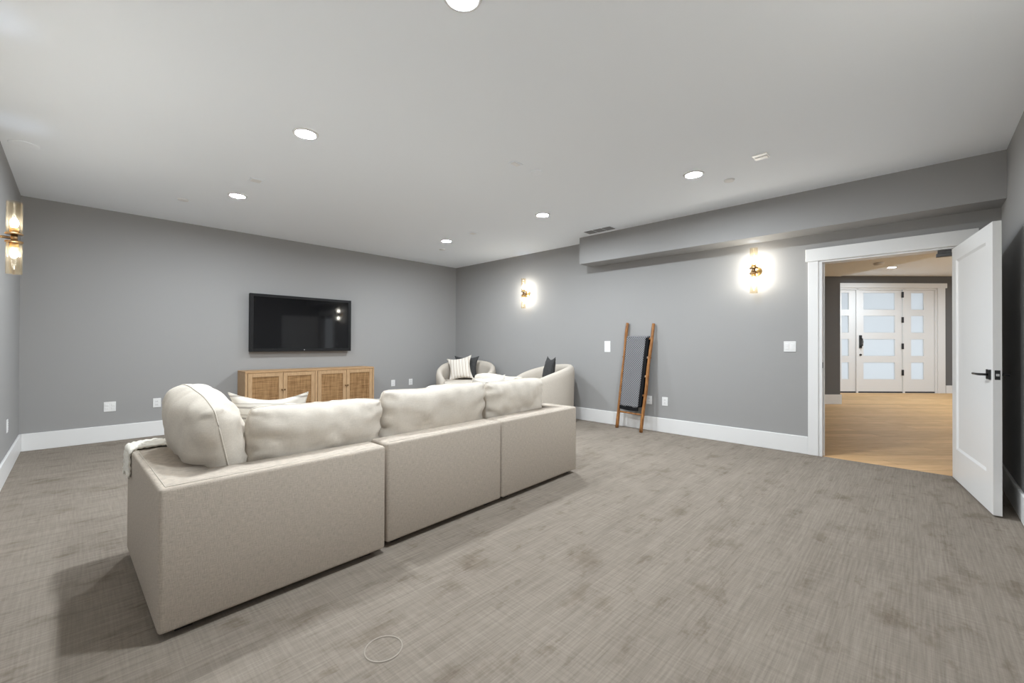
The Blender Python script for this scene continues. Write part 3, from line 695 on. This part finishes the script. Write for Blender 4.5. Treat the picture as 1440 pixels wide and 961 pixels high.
barrel_chair('cream barrel chair seen from behind against the right wall', CB, angB)
def in_chair(c, ang_, fx, fy): return (c[0] + fx * math.cos(ang_) - fy * math.sin(ang_), c[1] + fx * math.sin(ang_) + fy * math.cos(ang_))
PG = 'pillows on the barrel chairs'
x, y = in_chair(CA, angA, -0.20, -0.05)
cushion('throw_pillow', 'charcoal pillow behind the striped one on the corner chair', 'pillow', (x, y, 0.515), angA + R_(90), R_(14), 0.46, 0.44, 0.13, 'charcoal_fabric', PG, seed=8, **TP)
x, y = in_chair(CA, angA, -0.03, -0.10)
cushion('throw_pillow', 'cream striped pillow on the corner barrel chair', 'pillow', (x, y, 0.515), angA + R_(90) , R_(18), 0.46, 0.44, 0.14, 'striped_chair_pillow', PG, seed=9, roll=R_(-9), **TP)
x, y = in_chair(CB, angB, -0.10, 0.04)
cushion('throw_pillow', 'charcoal pillow whose corners show above the chair by the right wall', 'pillow', (x, y, 0.515), angB + R_(84), R_(10), 0.46, 0.47, 0.14, 'charcoal_fabric', PG, seed=10, **TP)

# ------------------------------------------------------------------ ladder and blanket
la_b, la_t = Vector((5.295, 3.06, 0.0)), Vector((5.432, 2.972, 1.475))
lb_b, lb_t = Vector((5.225, 2.662, 0.0)), Vector((5.432, 2.585, 1.455))
lad = thing('blanket_ladder', 'rustic wooden ladder leaning on the grey wall', 'ladder', (5.30, 2.82, 0))
off = Vector((5.30, 2.82, 0))
for q, (b_, t_) in enumerate(((la_b, la_t), (lb_b, lb_t))):
    pts, rad = [], []
    for k in range(25):
        s = k / 24; p = b_.lerp(t_, s) - off
        p += Vector((0.003 * nz(s * 5, q * 3, 1), 0.010 * nz(s * 4, q * 7, 2), 0)); pts.append(p); rad.append(0.0225 + 0.004 * nz(s * 6, q * 5, 3) - 0.003 * s)
    o = obj('rail', tube(bmesh.new(), pts, rad, 10), 'ladder_wood', lad, True)
def on_rail(b_, t_, z): return b_.lerp(t_, z / t_.z)
for z in (0.23, 0.485, 0.74, 0.995, 1.25):
    p, q = on_rail(la_b, la_t, z) - off, on_rail(lb_b, lb_t, z) - off
    d = (q - p).normalized()
    obj('rung', tube(bmesh.new(), [p - d * 0.02, p.lerp(q, 0.3), p.lerp(q, 0.7), q + d * 0.02], 0.013, 8), 'ladder_wood', lad, True)
    if z in (0.74, 0.995):
        obj('rung_peg', tube(bmesh.new(), [q - d * 0.050, q - d * 0.023], 0.0145, 8), mat('pale_peg_%d' % int(z * 100), (0.55, 0.42, 0.32), 0.7), lad, True)
def blanket_sheet(y_in0, y_in1, z_lo, offs, z_hi=1.262, front=True):
    bm = bmesh.new(); rows = []; NZ, NY = 40, 14
    for j in range(NZ + 1):
        z = z_hi + (z_lo - z_hi) * j / NZ; pa, pb = on_rail(la_b, la_t, z), on_rail(lb_b, lb_t, z); row = []
        for i in range(NY + 1):
            s = y_in0 + (y_in1 - y_in0) * i / NY; p = pa.lerp(pb, s) - off
            wv = 0.004 * math.sin(s * 15 + 1) * (j / NZ) + 0.004 * nz(s * 3, z * 3, 5)
            row.append(bm.verts.new((p.x + offs + wv, p.y, p.z - 0.012 * (j / NZ) * math.sin(s * 3.1) * (j > NZ - 4))))
        rows.append(row)
    for a, b_ in zip(rows, rows[1:]):
        for i in range(NY): bm.faces.new((a[i], a[i + 1], b_[i + 1], b_[i]))
    return bm
bl = thing('throw_blanket', 'grey woven blanket with black border hanging on the ladder', 'throw blanket', (5.30, 2.82, 0.3))
def sheet(name, bm, material, th=0.008):
    o = obj(name, bm, material, bl, True, (0, 0, -0.3)); s_ = o.modifiers.new('thickness', 'SOLIDIFY'); s_.thickness = th; s_.offset = 0; return o
sheet('front_layer', blanket_sheet(0.07, 0.80, 0.325, -0.026), 'grey_weave')
sheet('border', blanket_sheet(0.07, 0.82, 0.278, -0.024, 0.325), 'black_weave', 0.012)
sheet('back_layer', blanket_sheet(0.10, 0.915, 0.33, 0.026), 'black_weave')
sheet('side_fold', blanket_sheet(0.80, 0.915, 0.33, -0.020), 'black_weave', 0.006)
bm = bmesh.new()
pa, pb = on_rail(la_b, la_t, 1.262) - off, on_rail(lb_b, lb_t, 1.262) - off
rows = []
for k in range(9):
    th_ = math.pi * k / 8; rows.append([bm.verts.new(pa.lerp(pb, 0.07 + 0.83 * i / 10) + Vector((-0.026 * math.cos(th_), 0, 0.022 * math.sin(th_)))) for i in range(11)])
for a, b_ in zip(rows, rows[1:]):
    for i in range(10): bm.faces.new((a[i], a[i + 1], b_[i + 1], b_[i]))
sheet('top_fold', bm, 'grey_weave')

# ------------------------------------------------------------------ round floor box lid let into the carpet
o = obj('floor_box_ring', lathe(bmesh.new(), [(0.066, 0.0), (0.067, 0.003), (0.071, 0.003), (0.072, 0.0)], 48, caps=False), mat('taupe_ring', (0.34, 0.30, 0.255), 0.8), None, True, (0.826, 1.478, 0.0005))
tag(o, 'thin pale round floor box ring let into the carpet before the sofa', 'floor ring')
